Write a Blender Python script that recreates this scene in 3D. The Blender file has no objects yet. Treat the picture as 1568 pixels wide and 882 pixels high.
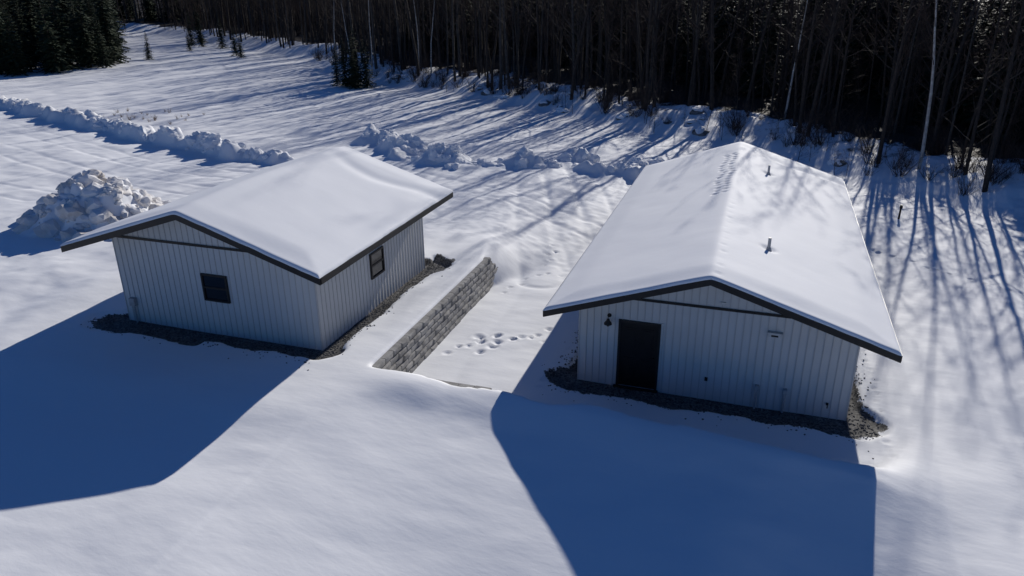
import bpy, numpy as np, math, random
from mathutils import Vector, Matrix
random.seed(7); rng=np.random.default_rng(7)
scene=bpy.context.scene
SUN=Vector((0.302,2.099,1.0)).normalized()

# ------------------------------------------------------------------ helpers
def smooth(a,b,x):
    t=np.clip((x-a)/(b-a),0,1); return t*t*(3-2*t)
def _h(ix,iy,s):
    n=(ix.astype(np.int64)*374761393+iy.astype(np.int64)*668265263+s*982451653)&0x7fffffff
    n=((n^(n>>13))*1274126177)&0x7fffffff
    n=n^(n>>16)
    return (n&0xffff)/65535.0
def vn(x,y,s=0):
    ix=np.floor(x);iy=np.floor(y);fx=x-ix;fy=y-iy
    fx=fx*fx*fx*(fx*(fx*6-15)+10);fy=fy*fy*fy*(fy*(fy*6-15)+10)
    a=_h(ix,iy,s);b=_h(ix+1,iy,s);c=_h(ix,iy+1,s);d=_h(ix+1,iy+1,s)
    return (a*(1-fx)+b*fx)*(1-fy)+(c*(1-fx)+d*fx)*fy-0.5
def fbm(x,y,s=0,o=4):
    r=0;a=1
    for i in range(o):
        r=r+a*vn(x*1.0,y*1.0,s+i*17);x,y=x*1.62+y*1.2+11.3,y*1.62-x*1.2-7.1;a*=.5
    return r
class MB:
    def __init__(s): s.v=[];s.f=[];s.m=[]
    def add(s,vs,fs,m=0):
        o=len(s.v); s.v+= [tuple(p) for p in vs]; s.f+=[tuple(i+o for i in f) for f in fs]; s.m+=[m]*len(fs)
    def box(s,a,b,m=0):
        x0,y0,z0=a;x1,y1,z1=b
        s.add([(x0,y0,z0),(x1,y0,z0),(x1,y1,z0),(x0,y1,z0),(x0,y0,z1),(x1,y0,z1),(x1,y1,z1),(x0,y1,z1)],
              [(0,3,2,1),(4,5,6,7),(0,1,5,4),(1,2,6,5),(2,3,7,6),(3,0,4,7)],m)
    def prism(s,poly,y0,y1,m=0):
        n=len(poly)
        s.add([(x,y0,z) for x,z in poly]+[(x,y1,z) for x,z in poly],
              [tuple(range(n)),tuple(reversed(range(n,2*n)))]+[(i,i+n,(i+1)%n+n,(i+1)%n) for i in range(n)],m)
    def tube(s,pts,rad,sides=6,m=0,cap=False):
        pts=[Vector(p) for p in pts];o=len(s.v);n=len(pts)
        for i,p in enumerate(pts):
            d=(pts[min(i+1,n-1)]-pts[max(i-1,0)]).normalized()
            a=d.orthogonal().normalized() if abs(d.z)<.99 else Vector((1,0,0))
            b=d.cross(a).normalized();a=b.cross(d)
            for k in range(sides):
                t=2*math.pi*k/sides
                q=p+(a*math.cos(t)+b*math.sin(t))*rad[i]; s.v.append((q.x,q.y,q.z))
        for i in range(n-1):
            for k in range(sides):
                k2=(k+1)%sides
                s.f.append((o+i*sides+k,o+i*sides+k2,o+(i+1)*sides+k2,o+(i+1)*sides+k));s.m.append(m)
        if cap:
            s.f.append(tuple(o+k for k in reversed(range(sides))));s.m.append(m)
            s.f.append(tuple(o+(n-1)*sides+k for k in range(sides)));s.m.append(m)
    def mesh(s,name,mats,sm=False):
        me=bpy.data.meshes.new(name);me.from_pydata(s.v,[],s.f)
        for m in mats: me.materials.append(m)
        me.polygons.foreach_set('material_index',s.m)
        if sm: me.polygons.foreach_set('use_smooth',[True]*len(s.f))
        me.update();return me
def obj(name,data,parent=None,loc=(0,0,0)):
    o=bpy.data.objects.new(name,data);scene.collection.objects.link(o);o.location=loc
    if parent: o.parent=parent
    return o

# ------------------------------------------------------------------ materials
def mat(name,col,rough=.7,spec=.3):
    m=bpy.data.materials.new(name);m.use_nodes=True;b=m.node_tree.nodes['Principled BSDF']
    b.inputs['Base Color'].default_value=(*col,1);b.inputs['Roughness'].default_value=rough
    b.inputs['Specular IOR Level'].default_value=spec
    return m,m.node_tree.nodes,m.node_tree.links,b
def noise(N,scale,detail=4,rough=.5):
    n=N.new('ShaderNodeTexNoise');n.inputs['Scale'].default_value=scale;n.inputs['Detail'].default_value=detail;n.inputs['Roughness'].default_value=rough;return n
def ramp(N,stops):
    r=N.new('ShaderNodeValToRGB');e=r.color_ramp.elements
    e[0].position=stops[0][0];e[0].color=(*stops[0][1],1);e[1].position=stops[1][0];e[1].color=(*stops[1][1],1)
    for p,c in stops[2:]:
        k=e.new(p);k.color=(*c,1)
    return r
def mixc(N,L,f,a,b):
    m=N.new('ShaderNodeMix');m.data_type='RGBA'
    for v,i in ((f,0),(a,6),(b,7)):
        if isinstance(v,bpy.types.NodeSocket): L.new(v,m.inputs[i])
        else: m.inputs[i].default_value=v if i==0 else (*v,1)
    return m.outputs[2]
def varied(name,c1,c2,scale,rough=.8,bump=0,bs=None,spec=.3):
    m,N,L,b=mat(name,c1,rough,spec)
    tc=N.new('ShaderNodeTexCoord');n=noise(N,scale);L.new(tc.outputs['Object'],n.inputs['Vector'])
    r=ramp(N,[(.3,c1),(.7,c2)]);L.new(n.outputs['Fac'],r.inputs['Fac']);L.new(r.outputs['Color'],b.inputs['Base Color'])
    if bump:
        n2=noise(N,bs or scale*3);L.new(tc.outputs['Object'],n2.inputs['Vector'])
        bp=N.new('ShaderNodeBump');bp.inputs['Strength'].default_value=bump;bp.inputs['Distance'].default_value=.02
        L.new(n2.outputs['Fac'],bp.inputs['Height']);L.new(bp.outputs['Normal'],b.inputs['Normal'])
    return m
SNOWC=(.80,.81,.83)
def snowmat(name,ground=False,bstr=.3):
    m,N,L,b=mat(name,SNOWC,.7,.12)
    tc=N.new('ShaderNodeTexCoord')
    mp=N.new('ShaderNodeMapping');mp.inputs['Scale'].default_value=(.45,1.1,1);mp.inputs['Rotation'].default_value=(0,0,.5);L.new(tc.outputs['Object'],mp.inputs['Vector'])
    n1=noise(N,1.3,4,.5);n2=noise(N,30,3,.6)
    L.new(mp.outputs[0],n1.inputs['Vector']);L.new(tc.outputs['Object'],n2.inputs['Vector'])
    add=N.new('ShaderNodeMath');add.operation='MULTIPLY_ADD';add.inputs[1].default_value=.06
    L.new(n2.outputs['Fac'],add.inputs[0]);L.new(n1.outputs['Fac'],add.inputs[2])
    bp=N.new('ShaderNodeBump');bp.inputs['Strength'].default_value=bstr;bp.inputs['Distance'].default_value=.06
    L.new(add.outputs[0],bp.inputs['Height']);L.new(bp.outputs['Normal'],b.inputs['Normal'])
    if not ground: return m
    at=N.new('ShaderNodeAttribute');at.attribute_name='gravel'
    nn=noise(N,2.6,6,.7);L.new(tc.outputs['Object'],nn.inputs['Vector'])
    s=N.new('ShaderNodeMath');s.operation='MULTIPLY_ADD';s.inputs[1].default_value=1.1
    L.new(nn.outputs['Fac'],s.inputs[0]);L.new(at.outputs['Fac'],s.inputs[2])
    mr=N.new('ShaderNodeMapRange');mr.inputs['From Min'].default_value=1.03;mr.inputs['From Max'].default_value=1.06
    L.new(s.outputs[0],mr.inputs['Value'])
    vo=N.new('ShaderNodeTexVoronoi');vo.inputs['Scale'].default_value=22;L.new(tc.outputs['Object'],vo.inputs['Vector'])
    gr=ramp(N,[(0,(.03,.029,.029)),(1,(.16,.155,.15))]);sep=N.new('ShaderNodeSeparateColor');L.new(vo.outputs['Color'],sep.inputs[0]);L.new(sep.outputs[0],gr.inputs['Fac'])
    c=mixc(N,L,mr.outputs[0],SNOWC,gr.outputs['Color'])
    al=N.new('ShaderNodeAttribute');al.attribute_name='forest_shade'
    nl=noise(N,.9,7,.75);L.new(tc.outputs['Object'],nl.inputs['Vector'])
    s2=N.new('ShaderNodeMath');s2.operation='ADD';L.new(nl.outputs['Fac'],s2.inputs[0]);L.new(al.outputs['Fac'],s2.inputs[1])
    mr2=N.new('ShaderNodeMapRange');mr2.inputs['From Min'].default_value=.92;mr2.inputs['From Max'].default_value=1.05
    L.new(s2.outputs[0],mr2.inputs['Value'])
    c=mixc(N,L,mr2.outputs[0],c,(.035,.027,.02))  # shade under the trees painted into the snow colour as dark brown patches
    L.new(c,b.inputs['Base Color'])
    return m
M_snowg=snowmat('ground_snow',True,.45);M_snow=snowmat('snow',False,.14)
M_dirty=varied('plowed_snow',(.78,.79,.81),(.60,.56,.52),1.2,.8,.5,9,.08)
M_wall=varied('white_siding',(.54,.54,.53),(.60,.60,.59),.8,.55)
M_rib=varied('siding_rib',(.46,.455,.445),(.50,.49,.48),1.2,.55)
M_dark=varied('dark_trim',(.014,.013,.013),(.022,.020,.019),4,.5)
M_soff=varied('soffit',(.22,.22,.21),(.26,.26,.25),3,.7)
M_door=varied('door_paint',(.007,.006,.006),(.012,.010,.010),6,.45)
M_glass,_,_,_=mat('window_glass',(.010,.011,.013),.08,.5)
M_metal=varied('galvanised',(.30,.31,.32),(.40,.40,.41),12,.5)
M_white=varied('white_plastic',(.50,.50,.49),(.58,.58,.56),8,.5)
M_block=varied('concrete_block',(.19,.185,.178),(.38,.37,.355),3,.9,.5,30)
M_stone=varied('stone',(.06,.058,.056),(.22,.215,.21),3,.9,.5,20)
M_bark=varied('bark',(.024,.018,.015),(.055,.042,.034),6,.9)
M_bark2=varied('grey_bark',(.04,.034,.030),(.085,.073,.063),5,.9)
M_birch=varied('birch_bark',(.50,.47,.43),(.25,.22,.20),4,.8)
M_twig=varied('twig',(.045,.029,.022),(.080,.053,.040),3,.9)
M_need=varied('needles',(.012,.024,.012),(.035,.055,.024),1.5,.8)
M_dry=varied('dry_weeds',(.16,.10,.06),(.26,.18,.11),4,.9)

# ------------------------------------------------------------------ terrain
TLx=np.array([-400,-160,-112,-85,-72,-60,-37,-22,-11,-4,4,10,14,17.5,30,60,120]);TLy=np.array([330,142,117,100,91,82,60,53,45,41,38,31,28,25,18,6,-10])
def tline(x): return np.interp(x,TLx,TLy)
def rectd(x,y,x0,x1,y0,y1):
    dx=np.maximum(np.maximum(x0-x,x-x1),0);dy=np.maximum(np.maximum(y0-y,y-y1),0)
    return np.hypot(dx,dy)
def segd(x,y,pts):
    best=np.full(np.shape(x),1e9)
    for (ax,ay),(bx,by) in zip(pts[:-1],pts[1:]):
        vx,vy=bx-ax,by-ay;t=np.clip(((x-ax)*vx+(y-ay)*vy)/(vx*vx+vy*vy),0,1)
        best=np.minimum(best,np.hypot(x-ax-t*vx,y-ay-t*vy))
    return best
BW,BL=7.458,16.265
AX,AY,AW,AL,AZ=-6.984,-2.655,7.012,7.139,1.2
ridgeL=[(-82,40),(-62.8,32.6),(-34.3,21.5),(-23.1,18.3)]
bank1=[(-21,27.0),(-17,23.6),(-13.5,21.0),(-10,22.0),(-7.2,23.8)]
bank2=[(-6.2,25.0),(-4,24.4),(-1.6,24.8),(.5,25.6)]
def scale_dist(X,Y):
    """distance from the walls measured in widths of the bare strip (1 = edge of the snow)"""
    dB=rectd(X,Y,0,BW,0,BL);dA=rectd(X,Y,AX-AW,AX,AY,AY+AL)
    fy=1-smooth(-.2,.9,Y)
    wB=np.where(X<BW*.5,.30+.62*fy,.42+.5*fy)
    fa=1-smooth(AY-.3,AY+.5,Y)
    wA=np.where(X<AX-AW*.5,.3+.75*fa,.50+.25*fa)+.5*smooth(AY+AL-1.5,AY+AL,Y)*(X>AX)
    return np.minimum(dB/wB,dA/wA),dA,dB
prints=[]
def trail(pts,step=.55,off=.1,s=1,dp=1):
    pts=[Vector((*p,0)) for p in pts];k=0
    for a,b in zip(pts[:-1],pts[1:]):
        L=(b-a).length;n=max(1,int(L/step));d=(b-a)/L;nn=Vector((-d.y,d.x,0))
        for i in range(n):
            q=a+d*(i*step)+nn*(off if k%2 else -off)*random.uniform(.5,1.5)+d*random.uniform(-.1,.1);k+=1
            prints.append((q.x,q.y,random.uniform(.09,.13)*s,random.uniform(.06,.12)*dp))
trail([(-4.3,.2),(-3.2,1.6),(-2.2,1.9),(-1.2,3.3)],.5,.1,1,.7)
trail([(-3.6,.9),(-3.1,.6),(-3.6,1.7),(-2.6,1.2)],.35,.2,1.2,.8)
trail([(-3.6,1.6),(-1.0,2.0)],.5,.12,.9,.7)
trail([(-4.2,5.5),(-3.5,7.5),(-1.3,8.2)],.5,.1,.8,.5);trail([(-3.6,10.5),(-3.3,8)],.5,.1,.8,.6)
trail([(8.35,-1.8),(8.2,-.6),(8.35,1),(8.3,3.5),(8.4,6)],.4,.05,.6,.4)
trail([(9.2,15.0),(11.5,13.2),(13,12.5),(15,11),(18,9.5)],.45,.06,.9,.9)
trail([(-.9,-1),(-.7,1),(-.65,5)],.3,.04,.6,.5)
def height(x,y):
    hi=1.2
    wdt=.12+np.maximum(y-5.6,0)*.55
    left=1-smooth(-5.02-wdt*.6,-5.02+wdt,x)
    far=1-.45*smooth(8,40,y)
    zl=hi*left*far
    hf=np.interp(x,[-60,-5,-1.5,1,4,7.6,9.3,12],[1.2,1.2,1.12,1.06,.88,.60,.12,.0])
    slope=.12*smooth(-6,1,x)+.14*smooth(4,7,x);slope=slope*(1-.96*smooth(7.3,10,x))
    dy=np.maximum(-3.6-y,0)
    zf=np.maximum(hf-slope*dy,-.9-.02*dy)
    yc=-3.45+.25*vn(x*.8,x*0,5)+.10*np.sin(x*.9)+.12*smooth(3.1,3.3,x)
    w=.35+.15*vn(x*.9,x*0+3,9)+3.0*smooth(7.4,9.2,x)
    front=1-smooth(yc,yc+w,y)
    z=zl*(1-front)+zf*front
    z=np.where(x<-5.2,np.maximum(z,zl),z)
    z=z+.20*np.exp(-((x+3.1)/1.5)**2-((y+4.0)/.75)**2)*front
    field=smooth(6,20,y)+smooth(-14,-20,x)
    z=z+.10*fbm(x*.22,y*.22,3,3)*(.5+np.clip(field,0,1)*1.8)
    z=z+.05*fbm(x*.35+y*.15,y*.6-x*.2,13,3)
    z=z+.07*fbm(x*.7,y*.7,23,3)*np.clip(field,0,1)
    d=y-tline(x)
    z=z+1.7*smooth(-4,5,d)*(.8+.6*vn(x*.15,y*.15,31))+.35*fbm(x*.6,y*.6,41,4)*smooth(-4,0,d)
    z=z+np.maximum(d-30,0)*.05
    for kk,(pts,hh,ww) in enumerate(((ridgeL,.85,.7),(bank1,.8,1.15),(bank2,1.3,1.4))):
        xx=x+1.1*vn(x*.6,y*.6,2);yy=y+1.1*vn(x*.6,y*.6,6)
        dd=segd(xx,yy,pts)
        b=np.exp(-(dd/ww)**4)
        n=fbm(x*.9,y*.9,51,3);n2=vn(x*2.3,y*2.3,61);n3=vn(x*5,y*5,63)
        br=1 if kk==0 else np.clip(.65+2.4*vn(x*.45,y*.45,67),.05,1.3)
        z=z+b*br*(hh*(.75+.7*n)+.35*np.abs(n2)*2*hh+.16*n3)
    pr=np.hypot((x+23.4)/3.5,(y-5.5)/2.7)+.30*fbm(x*.6,y*.6,77,3)
    b=1-smooth(.25,1.05,pr);z=z+b*(1.4+.6*fbm(x*.7,y*.7,71,3)+1.1*np.abs(vn(x*1.7,y*1.7,73))+.6*np.abs(vn(x*3.7,y*3.7,75)))
    for k,pts in enumerate(([(-1.5,8),(-8,26)],[(-3.2,7),(-9,24)],[(-.7,9),(-5.5,23)],[(-2,13),(-16,18.5),(-26,17)],[(-10,10.5),(-30,12),(-60,22)],[(-12,14),(-30,15.5),(-60,27)],[(-30,8),(-60,12)],[(-46,42),(-20,32),(-7,29.5),(3,29.6),(9,26)])):
        xx=x+.6*vn(x*.12,y*.12,k);dd=segd(xx,y,pts)
        z=z-.045*np.exp(-((dd-.8)/.17)**2)*(.7+.6*vn(x*.3,y*.3,k+4))
    yard=smooth(-13,-9,x)*(1-smooth(-1,0.5,x))*smooth(7,9,y)*(1-smooth(22,25,y))
    z=z+yard*(.04*vn(x*2.2,y*.9,83)+.03*vn(x*4,y*4,84))
    e,dA,dB=scale_dist(x,y)
    nz=.35*fbm(x*1.1,y*1.1,91,3);dm=np.minimum(dA,dB)
    z=z+.13*smooth(.85,1.15,e+nz)*(1-smooth(3,5,dm))-.05*(1-smooth(.7,1,e))
    return z
def axis(c0,c1,step,lo,hi,g1,g2):
    a=list(np.arange(c0,c1,step));s=step;p=a[-1]
    while p<hi: s=min(s*g2,12);p+=s;a.append(p)
    s=step;p=a[0];b=[]
    while p>lo: s=min(s*g1,12);p-=s;b.append(p)
    return np.array(b[::-1]+a)
xs=axis(-27,14,.085,-520,260,1.011,1.02);ys=axis(-13,15,.085,-120,460,1.05,1.010)
X,Y=np.meshgrid(xs,ys);Z=height(X,Y)
for px,py,r,dp in prints:
    i0,i1=np.searchsorted(xs,[px-.5,px+.5]);j0,j1=np.searchsorted(ys,[py-.5,py+.5])
    sx=X[j0:j1,i0:i1]-px;sy=Y[j0:j1,i0:i1]-py;rr=np.hypot(sx,sy)/r
    Z[j0:j1,i0:i1]+=-dp*np.exp(-rr**4)+.015*np.exp(-((rr-1.5)/.4)**2)
nx,ny=len(xs),len(ys)
me=bpy.data.meshes.new('ground')
me.vertices.add(nx*ny);me.vertices.foreach_set('co',np.stack([X,Y,Z],-1).astype(np.float32).ravel())
idx=np.arange(nx*ny).reshape(ny,nx);q=np.stack([idx[:-1,:-1],idx[:-1,1:],idx[1:,1:],idx[1:,:-1]],-1).reshape(-1,4)
me.loops.add(q.size);me.loops.foreach_set('vertex_index',q.ravel().astype(np.int32))
me.polygons.add(len(q));me.polygons.foreach_set('loop_start',np.arange(0,q.size,4,dtype=np.int32));me.polygons.foreach_set('loop_total',np.full(len(q),4,dtype=np.int32))
me.polygons.foreach_set('use_smooth',np.ones(len(q),dtype=bool));me.update(calc_edges=True);me.validate()
e,dA,dB=scale_dist(X,Y)
g=np.clip(1.5-e,-1,1.5)
a=me.attributes.new('gravel','FLOAT','POINT');a.data.foreach_set('value',g.astype(np.float32).ravel())
dl=Y-tline(X);a=me.attributes.new('forest_shade','FLOAT','POINT');a.data.foreach_set('value',(smooth(-4,2,dl)*.38+smooth(3,10,dl)*.55).astype(np.float32).ravel())  # mask for the painted forest shade, stronger deeper into the woods
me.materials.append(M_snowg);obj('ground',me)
def gz(x,y): return float(height(np.array([float(x)]),np.array([float(y)]))[0])

# ------------------------------------------------------------------ buildings
def building(name,x0,y0,z0,W,L,o,of,ob,ze,zr,xr,thick,seed,tracks=()):
    root=obj(name,None)
    x1=x0+W;y1=y0+L;xe0=x0-o;xe1=x1+o;yf=y0-of;yb=y0+L+ob
    de=z0+ze-.09;dr=z0+zr-thick
    def deck(x): return dr+(de-dr)*(abs(x-xr)/(xe1-xr if x>xr else xr-xe0))
    FT=.17
    mb=MB();t=.10
    mb.prism([(xe0,de-t),(xr,dr-t),(xe1,de-t),(xe1,de),(xr,dr),(xe0,de)],yf+.03,yb-.03,0)
    obj('roof_deck',mb.mesh('roof_deck',[M_soff]),root)
    mb=MB()
    for ya,yb2 in ((yf,yf+.045),(yb-.045,yb)):
        mb.prism([(xe0-.02,de-FT),(xr,dr-FT),(xe1+.02,de-FT),(xe1+.02,de+.015),(xr,dr+.015),(xe0-.02,de+.015)],ya,yb2,0)
    mb.box((xe0-.04,yf+.05,de-FT+.01),(xe0-.003,yb-.05,de+.01));mb.box((xe1+.003,yf+.05,de-FT+.01),(xe1+.04,yb-.05,de+.01))
    obj('fascia',mb.mesh('fascia',[M_dark]),root)
    mb=MB();u=t+.02
    mb.prism([(x0,z0-.3),(x1,z0-.3),(x1,deck(x1)-u),(xr,dr-u),(x0,deck(x0)-u)],y0,y1,0)
    n=int(W/.205)
    for i in range(n+1):
        x=x0+.02+(W-.04)*i/n
        for yy0,yy1 in ((y0-.016,y0+.01),(y1-.01,y1+.016)):
            mb.box((x-.013,yy0,z0-.28),(x+.013,yy1,deck(x)-u-.01),1)
    n=int(L/.205)
    for i in range(n+1):
        y=y0+.02+(L-.04)*i/n
        mb.box((x0-.016,y-.013,z0-.28),(x0+.01,y+.013,deck(x0)-u-.01),1);mb.box((x1-.01,y-.013,z0-.28),(x1+.016,y+.013,deck(x1)-u-.01),1)
    obj('walls',mb.mesh('walls',[M_wall,M_rib]),root)
    mb=MB();zt=z0+2.80
    xa=x0-.01; xb=x1+.01
    for k in np.linspace(xr,x0,200):
        if deck(k)-u<zt+.06: xa=k;break
    for k in np.linspace(xr,x1,200):
        if deck(k)-u<zt+.06: xb=k;break
    mb.box((xa,y0-.045,zt-.035),(xb,y0-.02,zt+.035));mb.box((xa,y1+.02,zt-.035),(xb,y1+.045,zt+.035))
    obj('gable_trim',mb.mesh('gable_trim',[M_dark]),root)
    ed=np.array([0,.006,.02,.04,.07,.11,.16])
    ux=np.concatenate([ed,np.arange(.24,(xe1-xe0)-.24,.08),(xe1-xe0)-ed[::-1]])+xe0
    uy=np.concatenate([ed,np.arange(.24,(yb-yf)-.24,.08),(yb-yf)-ed[::-1]])+yf
    GX,GY=np.meshgrid(ux,uy)
    dx=np.minimum(GX-xe0,xe1-GX);dy=np.minimum(GY-yf,yb-GY);d=np.minimum(dx,dy)
    s=np.where(GX>xr,(xe1-xr),(xr-xe0));k=(dr-de)/s
    base=dr-k*(np.sqrt((GX-xr)**2+.09**2)-.03)
    R0=.09;prof=np.sqrt(np.clip(d/R0,0,1)*(2-np.clip(d/R0,0,1)))
    T=(.085+(thick-.085)*smooth(0,.9,d))*prof+.012*prof*fbm(GX*1.1,GY*.8,seed,2)+.05*fbm(GX*.4,GY*.3,seed+5,2)*smooth(.1,1,d)
    T=T-.06*np.exp(-((GY-yb+1.5+.35*np.sin(GX*1.3))/.35)**2)*smooth(xr-.5,xr+1.5,GX)
    T=np.maximum(T,.012*prof)
    ZZ=base+T
    for tx,ty,r,dp in tracks:
        rr=np.hypot(GX-tx,GY-ty)/r;ZZ=ZZ-dp*np.exp(-rr**4)
    sh=.05*fbm(GX*1.5,GY*1.5,seed+9,3)*(1-prof)
    over=np.where(GX-xe0<.05,-1,np.where(xe1-GX<.05,1,0))*(.02)*(1-prof)
    oy=np.where(GY-yf<.05,-1,np.where(yb-GY<.05,1,0))*(.012)*(1-prof)
    PX=GX+over+sh*.5;PY=GY+oy+sh*.6
    n1,n2=len(ux),len(uy)
    top=np.stack([PX,PY,ZZ+.012],-1).reshape(-1,3)
    idx=np.arange(n1*n2).reshape(n2,n1)
    q=np.stack([idx[:-1,:-1],idx[:-1,1:],idx[1:,1:],idx[1:,:-1]],-1).reshape(-1,4)
    m=bpy.data.meshes.new('roof_snow');m.from_pydata(top.tolist(),[],q.tolist());m.polygons.foreach_set('use_smooth',[True]*len(q));m.materials.append(M_snow)
    obj('roof_snow',m,root)
    return root,deck
tr=[]
for i in range(17):
    for s in (-.16,.16):
        tr.append((3.3+s+.05*math.sin(i)+random.uniform(-.05,.05),7.3+i*.42+random.uniform(-.08,.08),.08,random.uniform(.05,.10)))
for i in range(14): tr.append((3.75+random.uniform(-.05,.05),-.8+i*.55,.06,random.uniform(.01,.04)))
for px_,py_ in ((5.0,2.6),(4.9,12.1)): tr.append((px_,py_-.05,.2,.07))
B,deckB=building('large_shed',0,0,0,BW,BL,.766,1.1,.6,2.649,4.186,3.62,.15,100,tr)
A,deckA=building('small_shed',AX-AW,AY,AZ,AW,AL,.855,1.05,.9,2.765,4.23,AX-AW/2+.05,.16,200)

def window(root,name,c,w,h,axis):
    mb=MB()
    def bx(u0,u1,v0,v1,p0,p1,m):
        if axis=='y': mb.box((c[0]+u0,c[1]-p1,c[2]+v0),(c[0]+u1,c[1]-p0,c[2]+v1),m)
        else: mb.box((c[0]+p0,c[1]+u0,c[2]+v0),(c[0]+p1,c[1]+u1,c[2]+v1),m)
    f=.055;W=w/2;H=h/2
    bx(-W,-W+f,-H,H,-.01,.06,0);bx(W-f,W,-H,H,-.01,.06,0)
    bx(-W+f,W-f,H-f,H,-.01,.058,0);bx(-W+f,W-f,-H,-H+f,-.01,.065,0)
    bx(-W+f,W-f,-.03,.03,-.01,.05,0)
    bx(-W+f,W-f,.03,H-f,-.01,.028,1);bx(-W+f,W-f,-H+f,-.03,-.01,.022,1)
    obj(name,mb.mesh(name,[M_dark,M_glass]),root)
window(A,'front_window',(-10.41,AY,2.70),.9,.86,'y')
window(A,'side_window',(AX,.88,2.62),.88,.86,'x')
mb=MB()
mb.box((1.16,-.05,-.02),(1.23,.01,2.12));mb.box((2.29,-.05,-.02),(2.36,.01,2.12));mb.box((1.23,-.048,2.04),(2.29,.01,2.12))
mb.box((1.23,-.02,0.02),(2.29,.01,2.04),1)
for a,b in ((.15,.95),(1.08,1.9)):
    for c0,c1 in ((1.34,1.70),(1.82,2.18)): 
        mb.box((c0,-.028,a),(c1,-.015,b),1);mb.box((c0+.05,-.036,a+.05),(c1-.05,-.02,b-.05),1)
mb.box((2.36,-.03,-.02),(2.42,.01,2.14),2)
mb.tube([(2.2,-.02,1.02),(2.2,-.08,1.02)],[.02,.02],8,0,True);mb.tube([(2.2,-.08,1.02),(2.09,-.08,1.02)],[.012,.012],6,0,True)
mb.box((1.1,-.12,-.04),(2.4,-.052,.02),0)
obj('door',mb.mesh('door',[M_dark,M_door,M_white]),B)
mb=MB();lx,lz=.88,2.08
mb.tube([(lx,-.0,lz+.12),(lx,-.03,lz+.12)],[.06,.06],10,0,True)
mb.tube([(lx,-.03,lz+.12),(lx,-.12,lz+.2),(lx,-.2,lz+.16),(lx,-.2,lz+.06)],[.014]*4,6,0)
mb.tube([(lx,-.2,lz+.08),(lx,-.2,lz+.04),(lx,-.2,lz-.04),(lx,-.2,lz-.08)],[.04,.05,.11,.115],12,0)
mb.tube([(lx,-.2,lz-.02),(lx,-.2,lz-.14)],[.045,.035],8,0,True)
obj('wall_lamp',mb.mesh('wall_lamp',[M_dark],True),B)
mb=MB()
mb.prism([(5.2,2.18),(5.52,2.18),(5.52,2.30),(5.2,2.30)],-.10,.01,0);mb.box((5.17,-.14,2.30),(5.55,.01,2.325),0);mb.box((5.27,-.105,2.2),(5.45,-.099,2.25),1)
mb.box((3.67,-.05,.56),(3.75,.01,.66),1);mb.box((3.88,-.04,2.93),(4.02,.01,3.0),0)
mb.box((6.90,-.05,.35),(6.96,.01,.41),1);mb.tube([(6.93,-.05,.38),(6.93,-.11,.36),(6.93,-.12,.30)],[.015]*3,6,1)
obj('vent_and_outlets',mb.mesh('vents',[M_white,M_dark]),B)
mb=MB()
for x,h in ((5.08,.62),(5.82,.62)):
    mb.tube([(x,-.075,-.15),(x,-.075,h)],[.03,.03],8,0,True);mb.box((x-.05,-.12,h-.1),(x+.05,.01,h+.04),0)
obj('conduit',mb.mesh('conduit',[M_metal]),B)
mb=MB();mb.tube([(-13.62,AY-.07,1.0),(-13.62,AY-.07,1.85)],[.03,.03],8,0,True);mb.box((-13.72,AY-.14,1.75),(-13.52,AY+.01,2.0),0)
obj('meter_conduit',mb.mesh('meter',[M_metal]),A)
mb=MB()
for px_,py_ in ((5.0,2.6),(4.9,12.1)):
    z=deckB(px_);mb.tube([(px_,py_,z-.05),(px_,py_,z+.50)],[.045,.045],12,0,True)
    mb.tube([(px_,py_,z-.02),(px_,py_,z+.2)],[.14,.055],12,0)
obj('roof_vent_pipe',mb.mesh('roof_vents',[M_metal]),B)

# ------------------------------------------------------------------ retaining wall
mb=MB();hc=.2
def block(x0,x1,y0,y1,z0,z1):
    j=lambda s:random.uniform(-s,s)
    g=.012;b=.03
    y0+=g;y1-=g;z0+=.007;z1-=.007
    fx=x1+j(.02)
    vs=[(x0,y0,z0),(x1-b,y0,z0),(x1-b,y1,z0),(x0,y1,z0),(x0,y0,z1),(x1-b,y0,z1),(x1-b,y1,z1),(x0,y1,z1),
        (fx,y0+b,z0+b),(fx+j(.008),y1-b,z0+b),(fx+j(.008),y1-b,z1-b),(fx+j(.008),y0+b,z1-b),(fx+.01+j(.01),(y0+y1)/2,(z0+z1)/2+j(.03))]
    mb.add(vs,[(0,3,2,1),(4,5,6,7),(0,1,5,4),(2,3,7,6),(3,0,4,7),(1,2,9,8),(2,6,10,9),(6,5,11,10),(5,1,8,11),(8,9,12),(9,10,12),(10,11,12),(11,8,12)],0)
for c in range(6):
    z1=1.27-c*hc;y=-3.5+(.0 if c%2 else .25);end=5.95 + (0,.15,.45,.75,.95,1.1)[c]
    setb=.022*c
    while y<end:
        l=.5;block(-5.3,-4.88+setb,y,min(y+l,end),z1-hc,z1);y+=l
wall=obj('retaining_wall',mb.mesh('retaining_wall',[M_block]))
mb=MB()
for c in range(5):
    x=-4.7
    while x<-1.6:
        l=.44;z1=1.10-c*hc;mb.box((x+.006,-3.42,z1-hc+.005),(min(x+l,-1.6)-.006,-3.12+random.uniform(-.015,.015),z1-.005));x+=l
obj('wing_wall',mb.mesh('wing_wall',[M_block]),wall)

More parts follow.
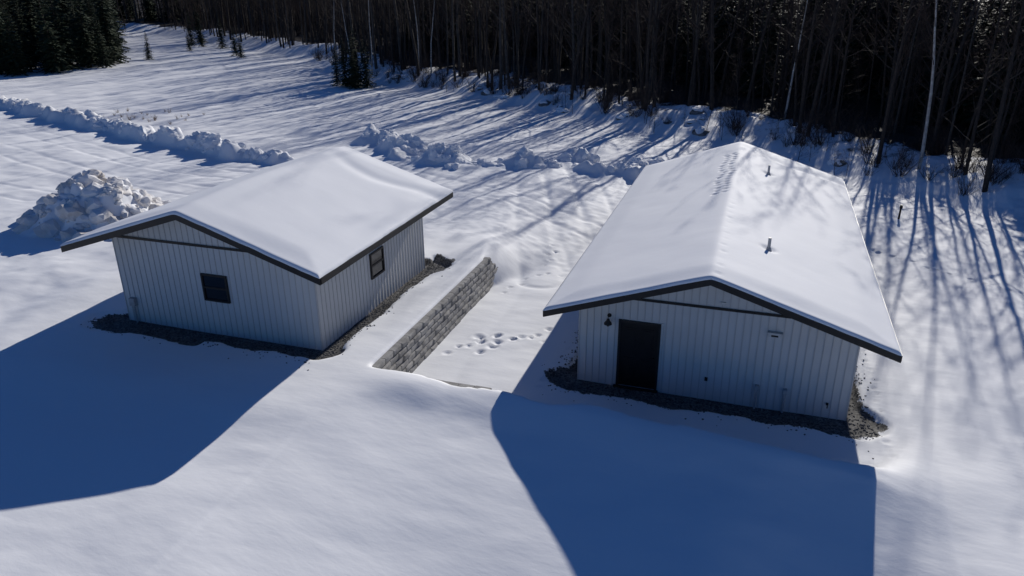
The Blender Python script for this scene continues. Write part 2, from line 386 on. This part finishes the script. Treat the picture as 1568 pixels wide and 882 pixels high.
# ------------------------------------------------------------------ stones, clods, boulders
import bmesh
def rock(mb,c,r,m=0,sub=1,sq=.7):
    bm=bmesh.new();bmesh.ops.create_icosphere(bm,subdivisions=sub,radius=1)
    R=Matrix.Rotation(random.uniform(0,6.28),3,(random.random()+.1,random.random(),random.random()))
    sc=Vector((random.uniform(.6,1.3),random.uniform(.7,1.2),random.uniform(.5,1)))
    vs=[]
    for v in bm.verts:
        p=v.co*(1+random.uniform(-.2,.2));p=Vector((p.x*sc.x,p.y*sc.y,p.z*sc.z));p=R@p;p.z*=sq;vs.append(Vector(c)+p*r)
    mb.add(vs,[[v.index for v in f.verts] for f in bm.faces],m);bm.free()
mb=MB();pts=[]
for _ in range(3600):
    if random.random()<.55:
        s=random.random()
        if s<.45: x,y=random.uniform(-.7,BW+.8),-abs(random.gauss(0,.5))-.05
        elif s<.8: x,y=BW+abs(random.gauss(0,.35))+.05,random.uniform(-.9,BL)
        else: x,y=-abs(random.gauss(0,.3))-.05,random.uniform(-.9,3)
    else:
        s=random.random()
        if s<.5: x,y=random.uniform(AX-AW-.9,AX+.5),AY-abs(random.gauss(0,.45))-.05
        else: x,y=AX+abs(random.gauss(0,.30))+.05,random.uniform(AY-.5,AY+AL+.6)
    pts.append((x,y))
P=np.array(pts);hz=height(P[:,0],P[:,1])
for (x,y),z in zip(pts,hz): rock(mb,(x,y,z+.005),random.uniform(.016,.036),0,1)
obj('gravel',mb.mesh('gravel',[M_stone]))
mb=MB();pts=[]
for _ in range(460):
    a=random.uniform(0,6.28);r=random.random()**.6
    pts.append((-23.4+3.7*r*math.cos(a)+.3,5.5+2.9*r*math.sin(a),random.choice((.08,.12,.18,.26,.34,.5))*random.uniform(.7,1.2)))
P=np.array(pts);hz=height(P[:,0],P[:,1])
for (x,y,r),z in zip(pts,hz): rock(mb,(x,y,z-r*.15),r,0,2,.85)
obj('snow_pile',mb.mesh('snow_pile',[M_dirty]))
mb=MB();pts=[]
for line,n,w in ((ridgeL,330,.55),(bank1,210,1.2),(bank2,130,1.3)):
    for _ in range(n):
        i=random.randrange(len(line)-1);t=random.random();a,b=line[i],line[i+1]
        pts.append((a[0]+(b[0]-a[0])*t+random.gauss(0,w*.5),a[1]+(b[1]-a[1])*t+random.gauss(0,w*.5),random.choice((.1,.15,.25,.4))*random.uniform(.7,1.2)))
P=np.array(pts);hz=height(P[:,0],P[:,1])
for (x,y,r),z in zip(pts,hz): rock(mb,(x,y,z-r*.2),r,0,2,.85)
obj('snow_bank',mb.mesh('snow_bank',[M_snow]))
mb=MB();pts=[]
for _ in range(34):
    x=random.uniform(-36,10);pts.append((x,float(tline(x))+random.uniform(-2.5,3),random.uniform(.25,.7)))
for x,y,r in pts: 
    z=gz(x,y);rock(mb,(x,y,z-.1),r,0,2);rock(mb,(x,y-.03,z-.1+r*.40),r*.98,1,2,.45)
obj('snowy_boulders',mb.mesh('snowy_boulders',[M_stone,M_snow]))
mb=MB();mb.tube([(0,0,-.2),(.02,0,.62)],[.05,.045],8,0,True);mb.tube([(.02,0,.55),(.02,0,.72)],[.075,.06],8,1,True)
obj('marker_post',mb.mesh('marker_post',[M_bark,M_dark]),None,(11.4,20.3,gz(11.4,20.3)))

# ------------------------------------------------------------------ trees
def bend(p,d,L,n,w,up=0):
    pts=[Vector(p)];d=Vector(d).normalized()
    for i in range(n):
        d=(d+Vector((random.gauss(0,w),random.gauss(0,w),random.gauss(0,w*.6)+up))).normalized();pts.append(pts[-1]+d*L/n)
    return pts
def along(pts,t):
    f=t*(len(pts)-1);i=min(int(f),len(pts)-2);return pts[i].lerp(pts[i+1],f-i),(pts[i+1]-pts[i]).normalized()
def hardwood(name,H,r,clear,nb,bark,twig,spread=1.0,sub=5):
    mb=MB();tp=bend((0,0,-.3),(random.uniform(-.04,.04),random.uniform(-.04,.04),1),H,9,.035,.02)
    mb.tube(tp,[r*(1-.93*(i/9)**1.1) for i in range(10)],7,0)
    for k in range(nb):
        t=clear+(1-clear)*(k+random.random())/nb*.98;p,d=along(tp,t)
        a=random.uniform(0,6.28);el=random.uniform(.3,.95)+t*.3
        dr=Vector((math.cos(a)*math.cos(el),math.sin(a)*math.cos(el),math.sin(el)))
        L=H*.26*(1-.62*t)*random.uniform(.6,1.25)*spread;rb=r*(1-.9*t)*.42
        bp=bend(p,dr,L,4,.12,.06);mb.tube(bp,[rb,rb*.75,rb*.5,rb*.3,.006],4,0 if rb>.03 else 1)
        for j in range(sub):
            q,dd=along(bp,random.uniform(.2,.98));s=(dd+Vector((random.gauss(0,.6),random.gauss(0,.6),random.gauss(.15,.4)))).normalized()
            l2=L*random.uniform(.25,.5);sp=bend(q,s,l2,2,.15,.05);mb.tube(sp,[max(rb*.3,.010),.008,.003],3,1)
            for m_ in range(2):
                q2,d2=along(sp,random.uniform(.2,1));s2=(d2+Vector((random.gauss(0,.6),random.gauss(0,.6),random.gauss(.1,.5)))).normalized()
                mb.tube([q2,q2+s2*l2*random.uniform(.3,.6)],[.006,.003],3,1)
    return mb.mesh(name,[bark,twig])
def conifer(name,H,w):
    mb=MB();mb.tube([(0,0,-.3),(0,0,H*.5),(0,0,H)],[H*.014,H*.009,.01],6,0)
    nw=int(H*2.6)
    for k in range(nw):
        t=(k+.5)/nw;z=H*(.06+.93*t);R=w*H*(1-t)**.85*random.uniform(.75,1.15)+.12
        nbr=8 if t<.8 else 5;a0=random.uniform(0,6.28)
        for j in range(nbr):
            a=a0+6.283*j/nbr+random.uniform(-.25,.25);L=R*random.uniform(.65,1.15);dz=-.28 if t<.6 else .1
            o=Vector((0,0,z+random.uniform(-.1,.1)));d=Vector((math.cos(a),math.sin(a),dz+random.uniform(-.12,.12)))
            side=Vector((-math.sin(a),math.cos(a),0))
            mb.tube([o,o+d*L],[.02,.005],3,0)
            n=max(3,int(L/.2))
            for i in range(n):
                s=(i+.6)/n
                for sg in (-1,1):
                    q=o+d*L*s;l=(.22+.32*(1-s))*random.uniform(.7,1.2)*min(1,L)
                    e=(d.normalized()*.7+side*sg*random.uniform(.5,1)+Vector((0,0,random.uniform(-.35,.05)))).normalized()
                    ww=Vector((0,0,1)).cross(e).normalized()*.07+Vector((0,0,random.uniform(-.05,.05)))
                    mb.add([q-ww,q+e*l*.6-ww*1.2,q+e*l,q+e*l*.6+ww*1.2,q+ww],[(0,1,2,3,4)],1)
            q=o+d*L;mb.add([q-side*.06-d*.1,q+d*.18,q+side*.06-d*.1],[(0,1,2)],1)
    return mb.mesh(name,[M_bark,M_need])
def shrub(name,m):
    mb=MB()
    for i in range(26):
        a=random.uniform(0,6.28);e=random.uniform(.7,1.4);L=random.uniform(.7,1.7)
        bp=bend((random.gauss(0,.12),random.gauss(0,.12),-.05),(math.cos(a)*math.cos(e),math.sin(a)*math.cos(e),math.sin(e)),L,3,.1,.05)
        mb.tube(bp,[.014,.011,.007,.003],3,0)
        for j in range(5):
            q,d=along(bp,random.uniform(.3,1));s=(d+Vector((random.gauss(0,.5),random.gauss(0,.5),.2))).normalized();mb.tube([q,q+s*L*.3],[.006,.003],3,0)
    return mb.mesh(name,[m])
HW=[hardwood('hw%d'%i,random.uniform(14,17),random.uniform(.08,.14),random.choice((.12,.18,.25,.35)),random.randint(22,28),M_bark if i%3 else M_bark2,M_twig,.85,4) for i in range(8)]
SAP=[hardwood('sap%d'%i,random.uniform(5,9),random.uniform(.025,.045),.10,22,M_bark,M_twig,1.1,4) for i in range(4)]
BIR=[hardwood('birch%d'%i,random.uniform(13,15),random.uniform(.08,.10),.35,20,M_birch,M_twig,.8,4) for i in range(3)]
CON=[conifer('con%d'%i,10,random.uniform(.17,.22)) for i in range(3)]
SHR=[shrub('shrub%d'%i,M_twig) for i in range(3)];WEED=[shrub('weed%d'%i,M_dry) for i in range(2)]
def place(name,me,x,y,s=1,parent=None,sz=None):
    o=obj(name,me,parent,(x,y,gz(x,y)-.05));o.rotation_euler=(random.gauss(0,.03),random.gauss(0,.03),random.uniform(0,6.28));o.scale=(s,s,sz or s);return o
forest=obj('forest',None)
def scatter(n,x0,x1,d0,d1,fn):
    for _ in range(n):
        x=random.uniform(x0,x1);d=random.uniform(d0,d1);y=float(tline(x))+d
        vx,vy=x-4.338,y+19.175;ang=math.degrees(math.atan2(-vx,vy))
        if -27<ang<49: fn(x,y,d)
scatter(400,-130,45,1.5,14,lambda x,y,d:place('tree',random.choice(HW),x,y,random.uniform(.8,1.15),forest))
scatter(520,-130,48,14,32,lambda x,y,d:place('tree',random.choice(HW),x,y,random.uniform(.6,.85),forest))
scatter(560,-130,48,2,26,lambda x,y,d:place('sapling',random.choice(SAP),x,y,random.uniform(.6,1.2),forest))
scatter(220,-150,60,32,65,lambda x,y,d:place('tree',random.choice(HW),x,y,random.uniform(.7,1.0),forest))
scatter(520,-170,70,28,60,lambda x,y,d:place('conifer',random.choice(CON),x,y,random.uniform(.9,1.35),forest))
scatter(260,-60,40,-2.0,8,lambda x,y,d:place('undergrowth',random.choice(SHR),x,y,random.uniform(.5,1.3),forest))
scatter(60,-34,10,-3.0,2,lambda x,y,d:place('sapling',random.choice(SAP),x,y,random.uniform(.3,.7),forest))
scatter(55,-110,-36,0,8,lambda x,y,d:place('tree',random.choice(HW),x,y,random.uniform(1.3,1.65),forest))
def cf(x,y,d): place('conifer',random.choice(CON),x,y,random.uniform(.8,1.4),forest)
scatter(30,20,45,4,20,cf);scatter(150,-50,48,16,34,cf)
for _ in range(190):
    a=math.radians(random.uniform(45.3,57));r=115+85*random.random()**1.3+(random.uniform(0,30) if math.degrees(a)<48 else 0)
    x=4.338-r*math.sin(a);y=-19.175+r*math.cos(a);place('spruce_tree' if r<125 else 'spruce',random.choice(CON),x,y,random.uniform(.55,1.3) if r<140 else random.uniform(1,1.6),None if r<125 else forest)
for _ in range(150):
    a=math.radians(random.uniform(36,50));r=random.uniform(215,265)
    x=4.338-r*math.sin(a);y=-19.175+r*math.cos(a);place('spruce',random.choice(CON+HW),x,y,random.uniform(1.1,1.9),forest)
for x,y,s in ((-39,54,.52),(-37.3,53.2,.42),(-36.6,54.5,.5),(-38.3,55.5,.6),(-40.6,55,.4),(-38,53.8,.5),(-84,74,.4),(-72,80,.35),(-76,84,.45),(-98,100,.55),(-94,98,.4),(-101,106,.7),(-88,96,.5),(-90,90,.3)): place('spruce_tree',CON[random.randrange(3)],x,y,s*1.1,None,s*1.05)
for x,y,s in ((-45,66,.9),(-40,62,1),(-33,60.5,1),(-31,59,.8),(13.6,29.5,1.1),(6,40,.9),(-52,74,1)): place('birch_tree',random.choice(BIR),x,y,s)
for x,y,s in ((16.2,25.5,.95),(18.2,26,1.0),(11.5,30.5,.9),(20,23,.9),(22.5,22.5,1)): place('bare_tree',random.choice(HW),x,y,s*1.1)
for i in range(26):
    x=random.uniform(-36,1);y=float(tline(x))+random.uniform(0,5);place('bare_tree',random.choice(HW),x,y,random.uniform(1.25,1.5),forest)
for i in range(26): place('dry_weeds',random.choice(WEED),random.uniform(-50,-40),random.uniform(27,34),random.uniform(.2,.4))
# ------------------------------------------------------------------ light, sky, camera
w=bpy.data.worlds.new('World');scene.world=w;w.use_nodes=True;N=w.node_tree.nodes;L=w.node_tree.links
sk=N.new('ShaderNodeTexSky');sk.sky_type='NISHITA';sk.sun_disc=False;sk.sun_elevation=math.asin(SUN.z);sk.sun_rotation=math.atan2(SUN.x,SUN.y);sk.air_density=1.0;sk.dust_density=.1;sk.ozone_density=3
mx=N.new('ShaderNodeMix');mx.data_type='RGBA';mx.blend_type='MULTIPLY';mx.inputs[0].default_value=1;mx.inputs[7].default_value=(.36,.66,1.15,1)
L.new(sk.outputs[0],mx.inputs[6]);L.new(mx.outputs[2],N['Background'].inputs[0]);N['Background'].inputs[1].default_value=.054
sl=bpy.data.lights.new('sun','SUN');sl.energy=4.4;sl.angle=math.radians(.53);sl.color=(1,.955,.885)
so=obj('sun',sl);so.rotation_euler=SUN.to_track_quat('Z','Y').to_euler();so.location=(20,60,60)
cam=bpy.data.cameras.new('camera');co=obj('camera',cam);scene.camera=co
cam.sensor_width=36;cam.lens=36*1134.8/1568;cam.clip_end=2000
pi,ya,ro=[math.radians(v) for v in (22.367,18.434,-.452)]
F=Vector((-math.sin(ya)*math.cos(pi),math.cos(ya)*math.cos(pi),-math.sin(pi)));R=Vector((math.cos(ya),math.sin(ya),0));U=R.cross(F)
R2=R*math.cos(ro)+U*math.sin(ro);U2=-R*math.sin(ro)+U*math.cos(ro)
M=Matrix((R2,U2,-F)).transposed().to_4x4();M.translation=Vector((4.338,-19.175,10.993));co.matrix_world=M
scene.view_settings.view_transform='Standard';scene.view_settings.look='None';scene.view_settings.exposure=0
print('objs',len(bpy.data.objects),'verts',nx*ny)
